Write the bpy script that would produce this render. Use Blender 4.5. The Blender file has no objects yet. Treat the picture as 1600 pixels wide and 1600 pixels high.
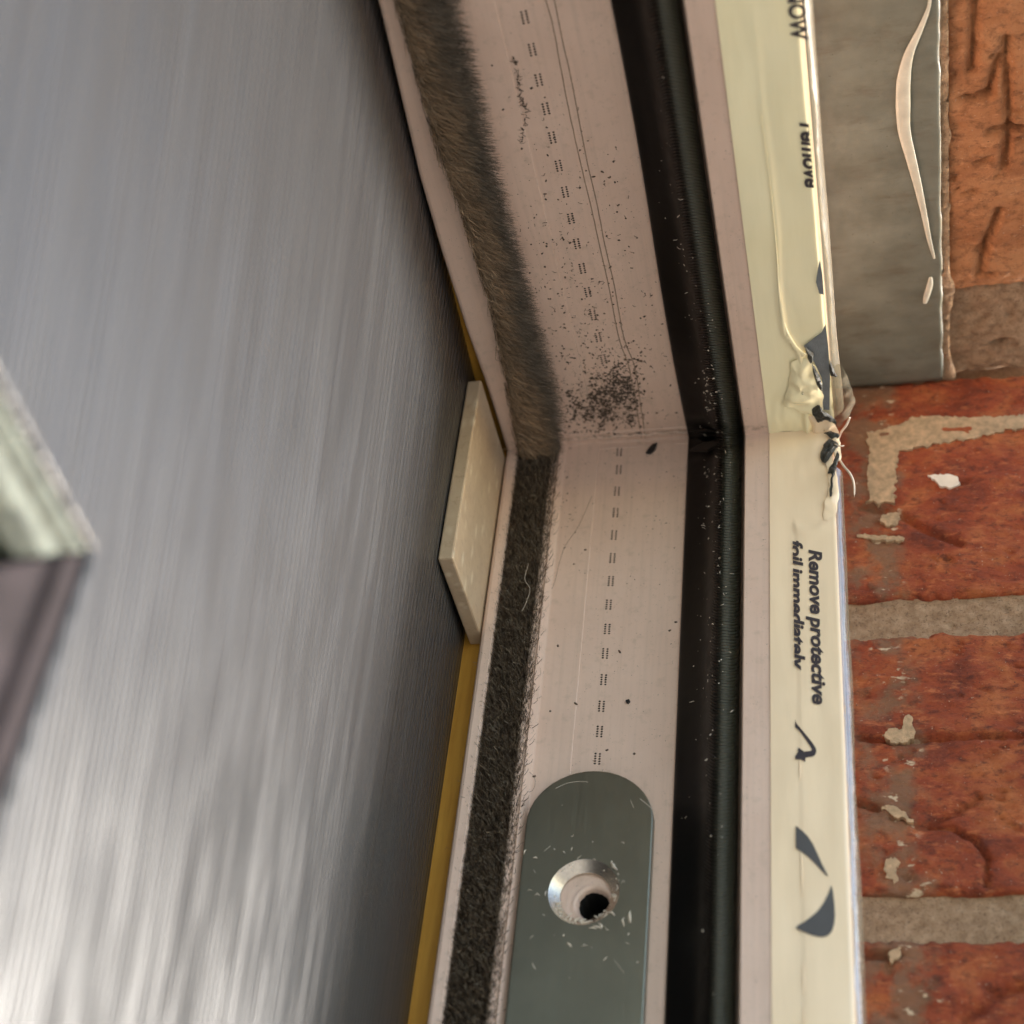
import bpy, bmesh, math, random
import numpy as np
from mathutils import Vector, Matrix, noise

MM = 0.001
R_ = math.radians
SC = bpy.context.scene
COL = SC.collection

# ------------------------------------------------------------------ camera
# build frame: X across the frame's depth (outdoors = +X), Y along the head, Z down the jamb, origin at the inner mitre;
# the last lines turn everything over (180 degrees about X) so that world +Z is up and the camera looks up into the corner
RM = np.array([[0.9741245684, -0.2024887672, -0.1003973322],
               [-0.0572078605, -0.6506538605, 0.7572164912],
               [-0.2186517456, -0.7318796711, -0.6454018602]])
U_, _, V_ = np.linalg.svd(RM); RM = U_ @ V_
TV = np.array([27.12359372, -17.60088564, 400.0]); FPX = 2516.0
CAM = -RM.T @ TV
def on(ax, val, px, py):
    "point of the plane axis=val (mm) seen at a photo pixel"
    d = RM.T @ np.array([px-800.0, py-800.0, FPX]); t = (val-CAM[ax])/d[ax]
    return CAM + d*t
def A(px, py, h=0.0): return on(2, h, px, py)      # on the head leg, h mm proud of it
def B(px, py, h=0.0): return on(1, h, px, py)      # on the jamb leg

cd = bpy.data.cameras.new('camera'); cam = bpy.data.objects.new('camera', cd); COL.objects.link(cam)
right, down, fwd = RM[0], RM[1], RM[2]
m = Matrix(((right[0], -down[0], -fwd[0], CAM[0]*MM), (right[1], -down[1], -fwd[1], CAM[1]*MM),
            (right[2], -down[2], -fwd[2], CAM[2]*MM), (0, 0, 0, 1)))
cam.matrix_world = m
cd.sensor_width = 36; cd.lens = FPX/1600*36
cd.clip_start = 0.005; cd.clip_end = 100
cd.dof.use_dof = True; cd.dof.focus_distance = 0.350; cd.dof.aperture_fstop = 13
SC.camera = cam

# ------------------------------------------------------------------ light
SUN = Vector((0.84, 0.42, 0.12)).normalized()      # world direction towards the sun
w = bpy.data.worlds.new('World'); SC.world = w; w.use_nodes = True
nt = w.node_tree; bg = nt.nodes['Background']
sky = nt.nodes.new('ShaderNodeTexSky'); sky.sky_type = 'NISHITA'; sky.sun_disc = False
sky.sun_elevation = R_(15); sky.sun_rotation = math.atan2(SUN.x, SUN.y)
sky.dust_density = 0.6; sky.air_density = 1.0; sky.ozone_density = 1.0
nt.links.new(sky.outputs[0], bg.inputs[0]); bg.inputs[1].default_value = 0.15
sl = bpy.data.lights.new('sun', 'SUN'); so = bpy.data.objects.new('sun', sl); COL.objects.link(so)
sl.energy = 2.2; sl.angle = R_(16); sl.color = (1.0, 0.995, 0.99)
so.rotation_euler = SUN.to_track_quat('Z', 'Y').to_euler()
vs = SC.view_settings; vs.view_transform = 'Standard'; vs.look = 'None'; vs.gamma = 1; vs.exposure = 2.3
vs.use_curve_mapping = False
try:
    vs.use_white_balance = True; vs.white_balance_temperature = 6750; vs.white_balance_tint = 10
except Exception: pass

# ------------------------------------------------------------------ materials
class NT:
    def __init__(s, name):
        s.m = bpy.data.materials.new(name); s.m.use_nodes = True; s.t = s.m.node_tree
        s.b = s.t.nodes['Principled BSDF']; s._c = None
    def n(s, typ, **k):
        nd = s.t.nodes.new(typ)
        for a, v in k.items(): setattr(nd, a, v)
        return nd
    def l(s, a, b): s.t.links.new(a, b)
    def co(s, scale=(1, 1, 1)):
        "object coordinates in mm, scaled"
        tc = s.n('ShaderNodeTexCoord'); mp = s.n('ShaderNodeMapping')
        mp.inputs['Scale'].default_value = [1000*v for v in scale]; s.l(tc.outputs['Object'], mp.inputs[0])
        return mp.outputs[0]
    def noise(s, scale, detail=4, rough=0.55, stretch=(1, 1, 1), dist=0.0):
        nz = s.n('ShaderNodeTexNoise'); nz.inputs['Scale'].default_value = scale
        nz.inputs['Detail'].default_value = detail; nz.inputs['Roughness'].default_value = rough
        nz.inputs['Distortion'].default_value = dist
        s.l(s.co(stretch), nz.inputs['Vector']); return nz.outputs[0]
    def vor(s, scale, stretch=(1, 1, 1)):
        v = s.n('ShaderNodeTexVoronoi'); v.inputs['Scale'].default_value = scale
        s.l(s.co(stretch), v.inputs['Vector']); return v.outputs['Distance']
    def ramp(s, fac, stops, interp='LINEAR'):
        r = s.n('ShaderNodeValToRGB'); r.color_ramp.interpolation = interp
        e = r.color_ramp.elements
        while len(e) < len(stops): e.new(0.5)
        for i, (p, c) in enumerate(stops):
            e[i].position = p; e[i].color = (*c, 1) if not isinstance(c, (int, float)) else (c, c, c, 1)
        s.l(fac, r.inputs[0]); return r.outputs[0]
    def mix(s, fac, a, b):
        x = s.n('ShaderNodeMix', data_type='RGBA')
        for sock, v in ((x.inputs[0], fac), (x.inputs[6], a), (x.inputs[7], b)):
            if hasattr(v, 'links'): s.l(v, sock)
            elif isinstance(v, (int, float)): sock.default_value = v
            else: sock.default_value = (*v, 1)
        return x.outputs[2]
    def math(s, op, a, b=0.0, c=0.0):
        x = s.n('ShaderNodeMath', operation=op)
        for i, v in enumerate((a, b, c)):
            if hasattr(v, 'links'): s.l(v, x.inputs[i])
            else: x.inputs[i].default_value = v
        return x.outputs[0]
    def xyz(s):
        sp = s.n('ShaderNodeSeparateXYZ'); s.l(s.co(), sp.inputs[0]); return sp.outputs
    def set(s, name, v):
        if hasattr(v, 'links'): s.l(v, s.b.inputs[name])
        else: s.b.inputs[name].default_value = v if isinstance(v, (int, float)) else (*v, 1)
        return s
    def bump(s, h, dist=0.1, strength=1.0, prev=None):
        b = s.n('ShaderNodeBump'); b.inputs['Distance'].default_value = dist*MM; b.inputs['Strength'].default_value = strength
        s.l(h, b.inputs['Height'])
        if prev is not None: s.l(prev, b.inputs['Normal'])
        s.l(b.outputs[0], s.b.inputs['Normal']); return b.outputs[0]

def simple(name, col, rough=0.5, metal=0.0, var=0.12, nscale=0.3, bump=0.0):
    t = NT(name); f = t.noise(nscale, 5)
    lo = tuple(c*(1-var) for c in col); hi = tuple(min(1, c*(1+var)) for c in col)
    t.set('Base Color', t.ramp(f, [(0.3, lo), (0.7, hi)])).set('Roughness', rough).set('Metallic', metal)
    if bump: t.bump(t.noise(nscale*8, 3), bump)
    return t.m

# white plastic: warm brick-bounced light tinted in, with grime, faint extrusion streaks and scuffs
t = NT('white_plastic')
c0 = t.ramp(t.noise(0.05, 4), [(0.3, (0.69, 0.50, 0.415)), (0.7, (0.75, 0.555, 0.465))])
st = t.noise(0.9, 5, 0.6, stretch=(1, 0.03, 0.03))
c1 = t.mix(t.ramp(st, [(0.48, 0.0), (0.75, 0.22)]), c0, (0.42, 0.32, 0.26))
gr = t.ramp(t.noise(0.35, 6, 0.65), [(0.55, 0.0), (0.78, 0.45)])
c2 = t.mix(gr, c1, (0.40, 0.31, 0.24))
vd = t.n('ShaderNodeVectorMath', operation='DISTANCE'); t.l(t.co(), vd.inputs[0]); cc = A(950, 628, 0); vd.inputs[1].default_value = [float(v) for v in cc]
near = t.ramp(t.math('MULTIPLY', t.math('ADD', vd.outputs['Value'], t.math('MULTIPLY', t.noise(0.25, 4), 10.0)), 0.04), [(0.30, 1.0), (0.62, 0.0)])
spk = t.ramp(t.noise(1.8, 5, 0.75), [(0.42, 0.0), (0.62, 0.75)])
c2 = t.mix(t.math('MULTIPLY', near, spk), c2, (0.20, 0.15, 0.115))
wl = t.xyz()
mit = t.ramp(t.math('MULTIPLY', t.math('ABSOLUTE', t.math('SUBTRACT', t.math('SUBTRACT', wl[1], wl[2]), t.math('ADD', 1.2, t.math('MULTIPLY', t.noise(0.3, 3), 1.6)))), 0.25), [(0.0, 1.0), (0.28, 0.0)])
c2 = t.mix(t.math('MULTIPLY', mit, t.ramp(t.noise(0.8, 4, 0.7), [(0.42, 0.0), (0.6, 0.55)])), c2, (0.22, 0.155, 0.11))
sp = t.ramp(t.noise(2.6, 2, 0.5), [(0.70, 0.0), (0.76, 0.7)])
c3 = t.mix(sp, c2, (0.12, 0.09, 0.07))
t.set('Base Color', c3).set('Roughness', t.ramp(t.noise(0.5, 5), [(0.3, 0.30), (0.7, 0.46)]))
t.set('IOR', 1.5); nb = t.bump(st, 0.012); t.bump(t.noise(0.12, 3), 0.25, prev=nb)
M_WHITE = t.m

# textured brown leaf: pressed wood grain running up the stile
t = NT('brown_woodgrain_foil')
X, Y, Z = t.xyz()
U = t.math('MULTIPLY', Y, t.math('ADD', 1.0, t.math('MULTIPLY', Z, 0.0027)))
def gvec(zs):
    cb = t.n('ShaderNodeCombineXYZ'); t.l(t.math('MULTIPLY', X, 0.2), cb.inputs[0]); t.l(U, cb.inputs[1]); t.l(t.math('MULTIPLY', Z, zs), cb.inputs[2]); return cb.outputs[0]
def gnoise(scale, det, rough, zs, dist=0.0):
    nz_ = t.n('ShaderNodeTexNoise'); nz_.inputs['Scale'].default_value = scale; nz_.inputs['Detail'].default_value = det
    nz_.inputs['Roughness'].default_value = rough; nz_.inputs['Distortion'].default_value = dist; t.l(gvec(zs), nz_.inputs['Vector']); return nz_.outputs[0]
g1 = gnoise(0.75, 2, 0.45, 0.02, 0.25); g2 = gnoise(2.6, 3, 0.6, 0.03); g3 = gnoise(0.06, 2, 0.5, 0.3)
t.set('Base Color', t.mix(t.ramp(g1, [(0.35, 0.0), (0.65, 1.0)]), (0.023, 0.0235, 0.026), (0.029, 0.0295, 0.032)))
t.set('Roughness', t.ramp(g1, [(0.3, 0.29), (0.7, 0.35)])).set('Specular IOR Level', 0.55)
wave = t.math('SINE', t.math('ADD', t.math('MULTIPLY', U, 2*math.pi/2.6), t.math('MULTIPLY', gnoise(0.14, 2, 0.5, 0.03), 7.0)))
wamp = t.math('MULTIPLY', wave, t.ramp(gnoise(0.16, 2, 0.5, 0.25), [(0.35, 0.25), (0.65, 1.0)]))
nb = t.bump(wamp, 0.11); nb = t.bump(g1, 0.10, prev=nb); nb = t.bump(g2, 0.035, prev=nb); t.bump(g3, 0.3, prev=nb)
M_LEAF = t.m

# rubber gasket with fine cross ribs on its bulb
t = NT('black_rubber')
X, Y, Z = t.xyz()
s_ = t.math('SUBTRACT', Z, Y)
ph = t.math('ADD', t.math('MULTIPLY', s_, 2*math.pi/0.80), t.math('MULTIPLY', X, -1.2))
ph = t.math('ADD', ph, t.math('MULTIPLY', t.noise(0.15, 2), 2.0))
rib = t.math('SINE', ph)
edge = t.math('ADD', X, t.math('MULTIPLY', t.noise(0.35, 2), 3.0))
msk = t.math('MULTIPLY', t.ramp(t.math('MULTIPLY', edge, 0.01), [(0.262, 0.0), (0.285, 1.0)]), 1.0)
hgt = t.math('MULTIPLY', rib, msk)
dst = t.ramp(t.noise(1.4, 4, 0.7), [(0.62, 0.0), (0.80, 0.30)])
gb_ = t.ramp(t.math('MULTIPLY', X, 0.01), [(0.262, (0.0035, 0.003, 0.003)), (0.28, (0.050, 0.050, 0.034))])  # bulb's sheen put into a paler olive base colour
t.set('Base Color', t.mix(dst, gb_, (0.035, 0.03, 0.026)))
t.set('Roughness', t.ramp(t.noise(0.3, 4), [(0.3, 0.30), (0.7, 0.42)])).set('Specular IOR Level', t.math('ADD', t.math('MULTIPLY', t.ramp(t.math('MULTIPLY', X, 0.01), [(0.262, 0.0), (0.28, 1.0)]), 0.70), 0.14))
nb = t.bump(hgt, 0.24); t.bump(t.noise(2.5, 3), 0.02, prev=nb)
M_RUBBER = t.m

# cream protective film
def film_mat(name, lo, hi):
    t = NT(name)
    c = t.ramp(t.noise(0.06, 3), [(0.3, lo), (0.7, hi)])
    sc = t.ramp(t.noise(0.8, 5, 0.7, stretch=(1, 0.12, 0.12)), [(0.66, 0.0), (0.80, 0.25)])
    t.set('Base Color', t.mix(sc, c, tuple(v*0.72 for v in lo)))
    t.set('Roughness', t.ramp(t.noise(0.3, 4), [(0.3, 0.13), (0.7, 0.24)])).set('Specular IOR Level', 0.55)
    nb = t.bump(t.noise(0.09, 2, 0.4, stretch=(1, 0.35, 0.35)), 0.9); t.bump(t.noise(0.5, 3, stretch=(1, 0.15, 0.15)), 0.05, prev=nb)
    return t.m
M_FILM = film_mat('cream_film', (0.88, 0.69, 0.49), (0.92, 0.73, 0.53))
M_FILM_BOUNCE = film_mat('film_bounce_tint', (0.94, 0.85, 0.57), (0.96, 0.88, 0.62))  # head film: yellow light bounced off the ground put into its colour

t = NT('clear_film')
tr = t.n('ShaderNodeBsdfTransparent'); gl = t.n('ShaderNodeBsdfGlossy'); gl.inputs['Roughness'].default_value = 0.22; gl.inputs['Color'].default_value = (0.5, 0.5, 0.5, 1)
df = t.n('ShaderNodeBsdfDiffuse'); df.inputs[0].default_value = (0.38, 0.33, 0.25, 1)
tr.inputs[0].default_value = (0.86, 0.82, 0.72, 1)
mx = t.n('ShaderNodeMixShader'); mx2 = t.n('ShaderNodeMixShader')
fr = t.n('ShaderNodeFresnel'); fr.inputs[0].default_value = 1.6
bm_ = t.n('ShaderNodeBump'); bm_.inputs['Distance'].default_value = 0.0006
t.l(t.noise(0.35, 3, 0.5, stretch=(1, 0.2, 0.2)), bm_.inputs['Height'])
for nd in (gl, fr): t.l(bm_.outputs[0], nd.inputs['Normal'])
mx.inputs[0].default_value = 0.30
t.l(tr.outputs[0], mx.inputs[1]); t.l(df.outputs[0], mx.inputs[2])
t.l(t.math('MULTIPLY', fr.outputs[0], 0.35), mx2.inputs[0]); t.l(mx.outputs[0], mx2.inputs[1]); t.l(gl.outputs[0], mx2.inputs[2])
t.l(mx2.outputs[0], t.t.nodes['Material Output'].inputs[0])
M_CLEAR = t.m

M_INK = simple('dark_ink', (0.045, 0.038, 0.048), 0.35, var=0.1)
M_INKG = simple('grey_ink', (0.085, 0.083, 0.088), 0.35, var=0.06)
M_FOILG = simple('printed_grey_foil', (0.17, 0.19, 0.21), 0.14, var=0.15, nscale=0.4, bump=0.15)
M_SCRAP = simple('charred_foil', (0.05, 0.048, 0.04), 0.3, var=0.5, nscale=1.5, bump=0.3)
M_DOT = simple('printed_dot_ink', (0.03, 0.02, 0.015), 0.5)
M_DIRT = simple('dark_dirt', (0.095, 0.068, 0.052), 0.85, var=0.8, nscale=2)
M_SWARF = simple('white_swarf', (0.72, 0.62, 0.52), 0.45, var=0.1)
M_SCORE = simple('grimy_plastic', (0.33, 0.235, 0.18), 0.6, var=0.3, nscale=0.8)
M_BLACK = simple('black_crumb', (0.008, 0.008, 0.01), 0.4)
M_HOLE_SHADE = simple('painted_hole_shade', (0.004, 0.003, 0.003), 0.9)  # near-black paint for the shade down the drilled hole
M_SEAL = simple('white_sealant', (0.50, 0.475, 0.40), 0.3, var=0.12)
M_PAD = None
t = NT('cream_plastic')
bl = t.ramp(t.vor(0.30, (1, 1, 0.45)), [(0.12, 1.0), (0.34, 0.0)])
bn = t.ramp(t.noise(0.07, 2), [(0.42, 0.0), (0.52, 1.0)])
c = t.ramp(t.noise(0.2, 5), [(0.3, (0.48, 0.355, 0.245)), (0.7, (0.56, 0.43, 0.30))])
c = t.mix(t.math('MULTIPLY', t.math('MULTIPLY', bl, bn), 0.6), c, (0.78, 0.68, 0.52))
d_ = t.ramp(t.noise(0.6, 6, 0.75), [(0.53, 0.0), (0.72, 0.65)])
c = t.mix(d_, c, (0.33, 0.22, 0.14))
t.set('Base Color', c).set('Roughness', 0.34); t.bump(t.noise(0.4, 4), 0.08)
M_PAD = t.m

t = NT('yellow_timber')
g = t.noise(0.6, 5, 0.6, stretch=(1, 0.08, 0.08))
t.set('Base Color', t.ramp(g, [(0.3, (0.44, 0.20, 0.022)), (0.7, (0.60, 0.31, 0.045))])).set('Roughness', 0.6); t.bump(g, 0.06)
M_TIMBER = t.m

# satin stainless plate
t = NT('satin_steel')
g = t.noise(3.0, 3, 0.6, stretch=(1, 0.03, 0.03))
t.set('Metallic', 1.0).set('Base Color', t.ramp(t.noise(0.05, 3), [(0.3, (0.23, 0.225, 0.18)), (0.7, (0.28, 0.275, 0.22))]))
t.set('Roughness', t.ramp(g, [(0.3, 0.34), (0.7, 0.42)])); t.bump(g, 0.004)
M_STEEL = t.m
M_BRIGHT = simple('turned_steel', (0.62, 0.56, 0.50), 0.16, 1.0, nscale=1.5, bump=0.03)

# brick and mortar
def brick_mat(name, dark, mid, light, smear=True):
    t = NT(name); X, Y, Z = t.xyz()
    n1 = t.noise(0.085, 8, 0.68, stretch=(0.8, 1, 1.15), dist=0.3); n2 = t.noise(0.50, 7, 0.75, stretch=(0.7, 1, 1.15), dist=0.2)
    c = t.ramp(n1, [(0.30, dark), (0.48, mid), (0.68, light)])
    c = t.mix(t.ramp(n2, [(0.34, 0.75), (0.50, 0.0)]), c, tuple(v*0.45 for v in dark))
    c = t.mix(t.ramp(t.noise(0.45, 4, 0.7, stretch=(0.5, 1, 1.4)), [(0.56, 0.0), (0.74, 0.6)]), c, tuple(min(1, v*1.35+0.02) for v in light))
    pit = t.ramp(t.noise(1.6, 3, 0.6), [(0.66, 0.0), (0.72, 0.8)])
    c = t.mix(pit, c, (0.035, 0.012, 0.008))
    if smear:
        # cement smears near the frame and a broken line of old white sealant
        xe = t.math('ADD', X, t.math('MULTIPLY', t.math('SUBTRACT', t.noise(0.09, 4), 0.5), 14.0))
        band = t.ramp(t.math('MULTIPLY', xe, 0.01), [(0.52, 0.0), (0.56, 0.75), (0.65, 0.75), (0.68, 0.0)])
        patch = t.ramp(t.noise(0.11, 5, 0.6), [(0.42, 0.0), (0.54, 1.0)])
        c = t.mix(t.math('MULTIPLY', band, patch), c, (0.235, 0.135, 0.075))
        line = t.ramp(t.math('MULTIPLY', xe, 0.01), [(0.585, 0.0), (0.605, 1.0), (0.645, 1.0), (0.665, 0.0)])
        wp = t.ramp(t.noise(0.30, 4, 0.55, stretch=(0.8, 1, 1.5)), [(0.60, 0.0), (0.65, 1.0)])
        c = t.mix(t.math('MULTIPLY', line, wp), c, (0.66, 0.50, 0.34))
    sp = t.ramp(t.noise(1.3, 4, 0.6), [(0.66, 0.0), (0.72, 0.7)])
    c = t.mix(sp, c, (0.60, 0.42, 0.30))
    t.set('Base Color', c).set('Roughness', 0.78)
    nb = t.bump(t.noise(1.1, 7, 0.75, stretch=(0.8, 1, 1.1)), 0.95); t.bump(t.noise(4.0, 3), 0.06, prev=nb)
    return t.m
M_BRICK = brick_mat('red_brick', (0.13, 0.021, 0.008), (0.34, 0.060, 0.017), (0.52, 0.155, 0.046))
M_BRICK_O = brick_mat('orange_brick', (0.34, 0.12, 0.045), (0.48, 0.19, 0.075), (0.56, 0.25, 0.11), smear=False)
t = NT('sandy_mortar')
c = t.ramp(t.noise(0.35, 6, 0.7), [(0.3, (0.26, 0.15, 0.085)), (0.5, (0.42, 0.265, 0.16)), (0.7, (0.56, 0.38, 0.25))])
c = t.mix(t.ramp(t.noise(1.9, 4, 0.7), [(0.54, 0.0), (0.66, 0.75)]), c, (0.15, 0.09, 0.055))
t.set('Base Color', c).set('Roughness', 0.95); t.bump(t.noise(1.8, 6, 0.8), 0.8)
M_MORTAR = t.m
M_SMEAR = simple('cream_render_smear', (0.62, 0.42, 0.25), 0.8, var=0.28, nscale=0.6, bump=0.8)
M_SMEARG = simple('grey_render_smear', (0.40, 0.28, 0.18), 0.85, var=0.6, nscale=0.6, bump=0.9)

t = NT('grey_membrane')
c = t.ramp(t.noise(0.07, 5, 0.6, stretch=(0.8, 1.5, 1)), [(0.25, (0.10, 0.100, 0.078)), (0.48, (0.135, 0.138, 0.112)), (0.75, (0.18, 0.187, 0.155))])
c = t.mix(t.ramp(t.noise(0.25, 6, 0.7, stretch=(0.3, 1, 1)), [(0.52, 0.0), (0.75, 0.6)]), c, (0.085, 0.062, 0.038))
c = t.mix(t.ramp(t.noise(1.2, 4), [(0.68, 0.0), (0.76, 0.6)]), c, (0.05, 0.035, 0.02))
t.set('Base Color', c).set('Roughness', t.ramp(t.noise(0.2, 4), [(0.3, 0.28), (0.7, 0.5)])); nb = t.bump(t.noise(0.25, 4), 0.15)
M_MEMB = t.m

t = NT('brush_fibre')
at = t.n('ShaderNodeVertexColor', layer_name='Col')
t.set('Base Color', at.outputs[0]).set('Roughness', 0.55)
M_FIBRE = t.m

t = NT('window_glass')
t.set('Base Color', (0.085, 0.10, 0.06)).set('Roughness', 0.2).set('Specular IOR Level', 0.3)  # green of the garden reflection put into the base colour
M_GLASS = t.m
M_BEAD = simple('dark_bead_foil', (0.022, 0.017, 0.019), 0.8, var=0.35, nscale=0.15); M_BEAD.node_tree.nodes['Principled BSDF'].inputs['Specular IOR Level'].default_value = 0.15

# ------------------------------------------------------------------ mesh helpers (all lengths in mm)
def mesh_np(name, V, F, mat, parent=None, smooth=False):
    me = bpy.data.meshes.new(name)
    me.from_pydata([tuple(float(c)*MM for c in v) for v in V], [], [tuple(int(i) for i in f) for f in F])
    me.materials.append(mat)
    if smooth:
        me.polygons.foreach_set('use_smooth', [True]*len(me.polygons))
    me.update()
    o = bpy.data.objects.new(name, me); COL.objects.link(o)
    if parent: o.parent = parent
    return o
def fixn(o):
    b = bmesh.new(); b.from_mesh(o.data); bmesh.ops.recalc_face_normals(b, faces=b.faces); b.to_mesh(o.data); b.free(); return o
def bevel(o, w, seg=2, ang=30):
    md = o.modifiers.new('b', 'BEVEL'); md.width = w*MM; md.segments = seg; md.limit_method = 'ANGLE'; md.angle_limit = R_(ang); return o
def empty(name, label, cat, loc=(0, 0, 0), group=None):
    o = bpy.data.objects.new(name, None); COL.objects.link(o); o.location = [v*MM for v in loc]
    o.empty_display_size = 0.01; tag(o, label, cat, group); return o
def tag(o, label=None, cat=None, group=None, kind=None):
    if label: o['label'] = label
    if cat: o['category'] = cat
    if group: o['group'] = group
    if kind: o['kind'] = kind
    return o
def box(name, x0, x1, y0, y1, z0, z1, mat, parent=None, bev=0.0):
    V = [(x, y, z) for x in (x0, x1) for y in (y0, y1) for z in (z0, z1)]
    F = [(0, 1, 3, 2), (4, 6, 7, 5), (0, 4, 5, 1), (2, 3, 7, 6), (0, 2, 6, 4), (1, 5, 7, 3)]
    o = fixn(mesh_np(name, V, F, mat, parent))
    if bev: bevel(o, bev)
    return o
LEN = 330.0
def steps(n_near=1.5, far=LEN):
    t = 0.0; out = [0.0]
    while t < far:
        t += 2.0 if t < 170 else 20.0
        out.append(min(t, far))
    return out
def sweep(name, prof, mat, parent, closed=True, fn=None, smooth=False, ts=None, drop=None):
    "prof: list of (x,h); leg A along +Y (head), mitre, leg B along +Z (jamb). fn(x,h,s)->(x,h) warps; s<0 on A, >0 on B"
    ts = ts or steps(); ss = [-t for t in ts[:0:-1]] + ts
    n = len(prof); V = []; F = []
    for s in ss:
        for (x, h) in prof:
            if fn: x, h = fn(x, h, s)
            V.append((x, h-s, h) if s < 0 else (x, h, h+s))
    m_ = n if closed else n-1
    for i in range(len(ss)-1):
        for j in range(m_):
            if drop and drop(j, ss[i], ss[i+1]): continue
            a, b = i*n+j, i*n+(j+1) % n
            F.append((a, b, b+n, a+n))
    if closed:
        F.append(tuple(range(n))); F.append(tuple((len(ss)-1)*n+k for k in range(n))[::-1])
    o = mesh_np(name, V, F, mat, parent, smooth)
    return fixn(o)
def tube(name, pts, rad, mat, parent=None, seg=8, flat=1.0, up=(0, 1, 0)):
    pts = [np.array(p, float) for p in pts]; n = len(pts); V = []; F = []; up = np.array(up, float)
    rad = rad if hasattr(rad, '__len__') else [rad]*n
    for i, p in enumerate(pts):
        d = pts[min(i+1, n-1)]-pts[max(i-1, 0)]; d /= np.linalg.norm(d)+1e-9
        a = np.cross(up, d); a /= np.linalg.norm(a)+1e-9; b = np.cross(d, a)
        for k in range(seg):
            th = 2*math.pi*k/seg
            V.append(p + a*math.cos(th)*rad[i] + b*math.sin(th)*rad[i]*flat)
    for i in range(n-1):
        for k in range(seg):
            F.append((i*seg+k, i*seg+(k+1) % seg, (i+1)*seg+(k+1) % seg, (i+1)*seg+k))
    F.append(tuple(range(seg))[::-1]); F.append(tuple((n-1)*seg+k for k in range(seg)))
    return fixn(mesh_np(name, V, F, mat, parent, True))
def slab(name, pts, nrm, th, mat, parent=None):
    "polygon pts extruded by th along nrm"
    n = len(pts); nrm = np.array(nrm, float); V = [np.array(p) for p in pts] + [np.array(p)+nrm*th for p in pts]
    F = [tuple(range(n)), tuple(range(n, 2*n))[::-1]] + [(i, (i+1) % n, n+(i+1) % n, n+i) for i in range(n)]
    return fixn(mesh_np(name, V, F, mat, parent))
def smooth_line(pts, k=6):
    pts = [np.array(p, float) for p in pts]; out = []
    P = [pts[0]]+pts+[pts[-1]]
    for i in range(1, len(P)-2):
        for j in range(k):
            t = j/k; a, b, c, d = P[i-1], P[i], P[i+1], P[i+2]
            out.append(0.5*((2*b)+(-a+c)*t+(2*a-5*b+4*c-d)*t*t+(-a+3*b-3*c+d)*t**3))
    out.append(pts[-1]); return out
def nz(x, y, z=0.0, s=1.0): return noise.noise(Vector((x*s, y*s, z*s)))
def fbm(x, y, z, s=1.0, o=4): return noise.fractal(Vector((x*s, y*s, z*s)), 1.0, 2.0, o)

# ================================================================== DOOR / WINDOW FRAME
frame = empty('window_frame', 'white plastic frame corner with brush seal, black rubber gasket and half-peeled cream film', 'window frame')

# outer body of the extrusion: brush groove, rail, rebate floor, gasket seat, raised outer leg
PROF = [(-24.6, -22), (-24.6, -0.6), (-17.2, -0.6), (-16.9, 2.3), (-16.5, 2.75), (-16.0, 2.7), (-15.7, 2.1), (-15.2, 2.05), (-14.8, 2.4),
        (-14.4, 1.3), (-13.7, 0.1), (-13.4, 0.0), (-9.0, 0.0), (-5.55, 0.0), (-5.4, -0.22), (9.0, -0.22), (16.0, -0.22), (31.5, -0.22), (31.7, 11.6),
        (32.0, 12.0), (37.0, 12.1), (51.4, 12.0), (51.9, 11.6), (51.9, -22)]
HX0, HX1, HZ0, HZ1 = -9.0, 9.0, 114.0, 134.0
JD = [12, 13, 14]
body = sweep('frame_profile', PROF, M_WHITE, frame,
             drop=lambda j, s0, s1: j in JD and s0 >= HZ0-0.01 and s1 <= HZ1+0.01)
# drilled hole in the rebate floor under the plate
hc = B(927, 1413, -0.3); HCX, HCZ = hc[0], hc[2]
V = []; F = []; NS = 40
rng = random.Random(3)
rr = [3.0+0.25*rng.random()+0.5*math.exp(-((k-6)/3.0)**2) for k in range(NS)]
def rect_pt(th):
    c, s = math.cos(th), math.sin(th); k = min((HX1-HCX)/c if c > 0 else (HX0-HCX)/c if c < 0 else 1e9,
                                               (HZ1-HCZ)/s if s > 0 else (HZ0-HCZ)/s if s < 0 else 1e9)
    return HCX+c*k, HCZ+s*k
for k in range(NS):
    th = 2*math.pi*k/NS+1e-4; x, z = rect_pt(th); V.append((x, -0.22, z))
for q, (dr, y) in enumerate(((2.6, -0.25), (1.9, -0.05), (1.3, -0.35), (0.7, 0.15), (0.25, -0.9), (0, -1.6), (-0.1, -3.0), (-0.15, -9.0))):
    for k in range(NS):
        th = 2*math.pi*k/NS+1e-4; r = rr[k]+dr+0.18*nz(math.cos(th)*2, math.sin(th)*2, q*3.1)
        V.append((HCX+r*math.cos(th), y+0.12*nz(math.cos(th)*3, q*5, math.sin(th)*3), HCZ+r*math.sin(th)))
for q in range(8):
    for k in range(NS): F.append((q*NS+k, q*NS+(k+1) % NS, (q+1)*NS+(k+1) % NS, (q+1)*NS+k))
dh = mesh_np('drilled_hole', V, F, M_WHITE, frame, True); dh.data.materials.append(M_HOLE_SHADE)
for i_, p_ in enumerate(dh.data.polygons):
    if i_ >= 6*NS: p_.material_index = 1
slab('hole_shade_sheet', [(HCX-5, -9.2, HCZ-5), (HCX+5, -9.2, HCZ-5), (HCX+5, -9.2, HCZ+5), (HCX-5, -9.2, HCZ+5)], (0, -1, 0), 1, M_HOLE_SHADE, frame)  # black sheet painted as the shade at the hole's bottom

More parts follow.
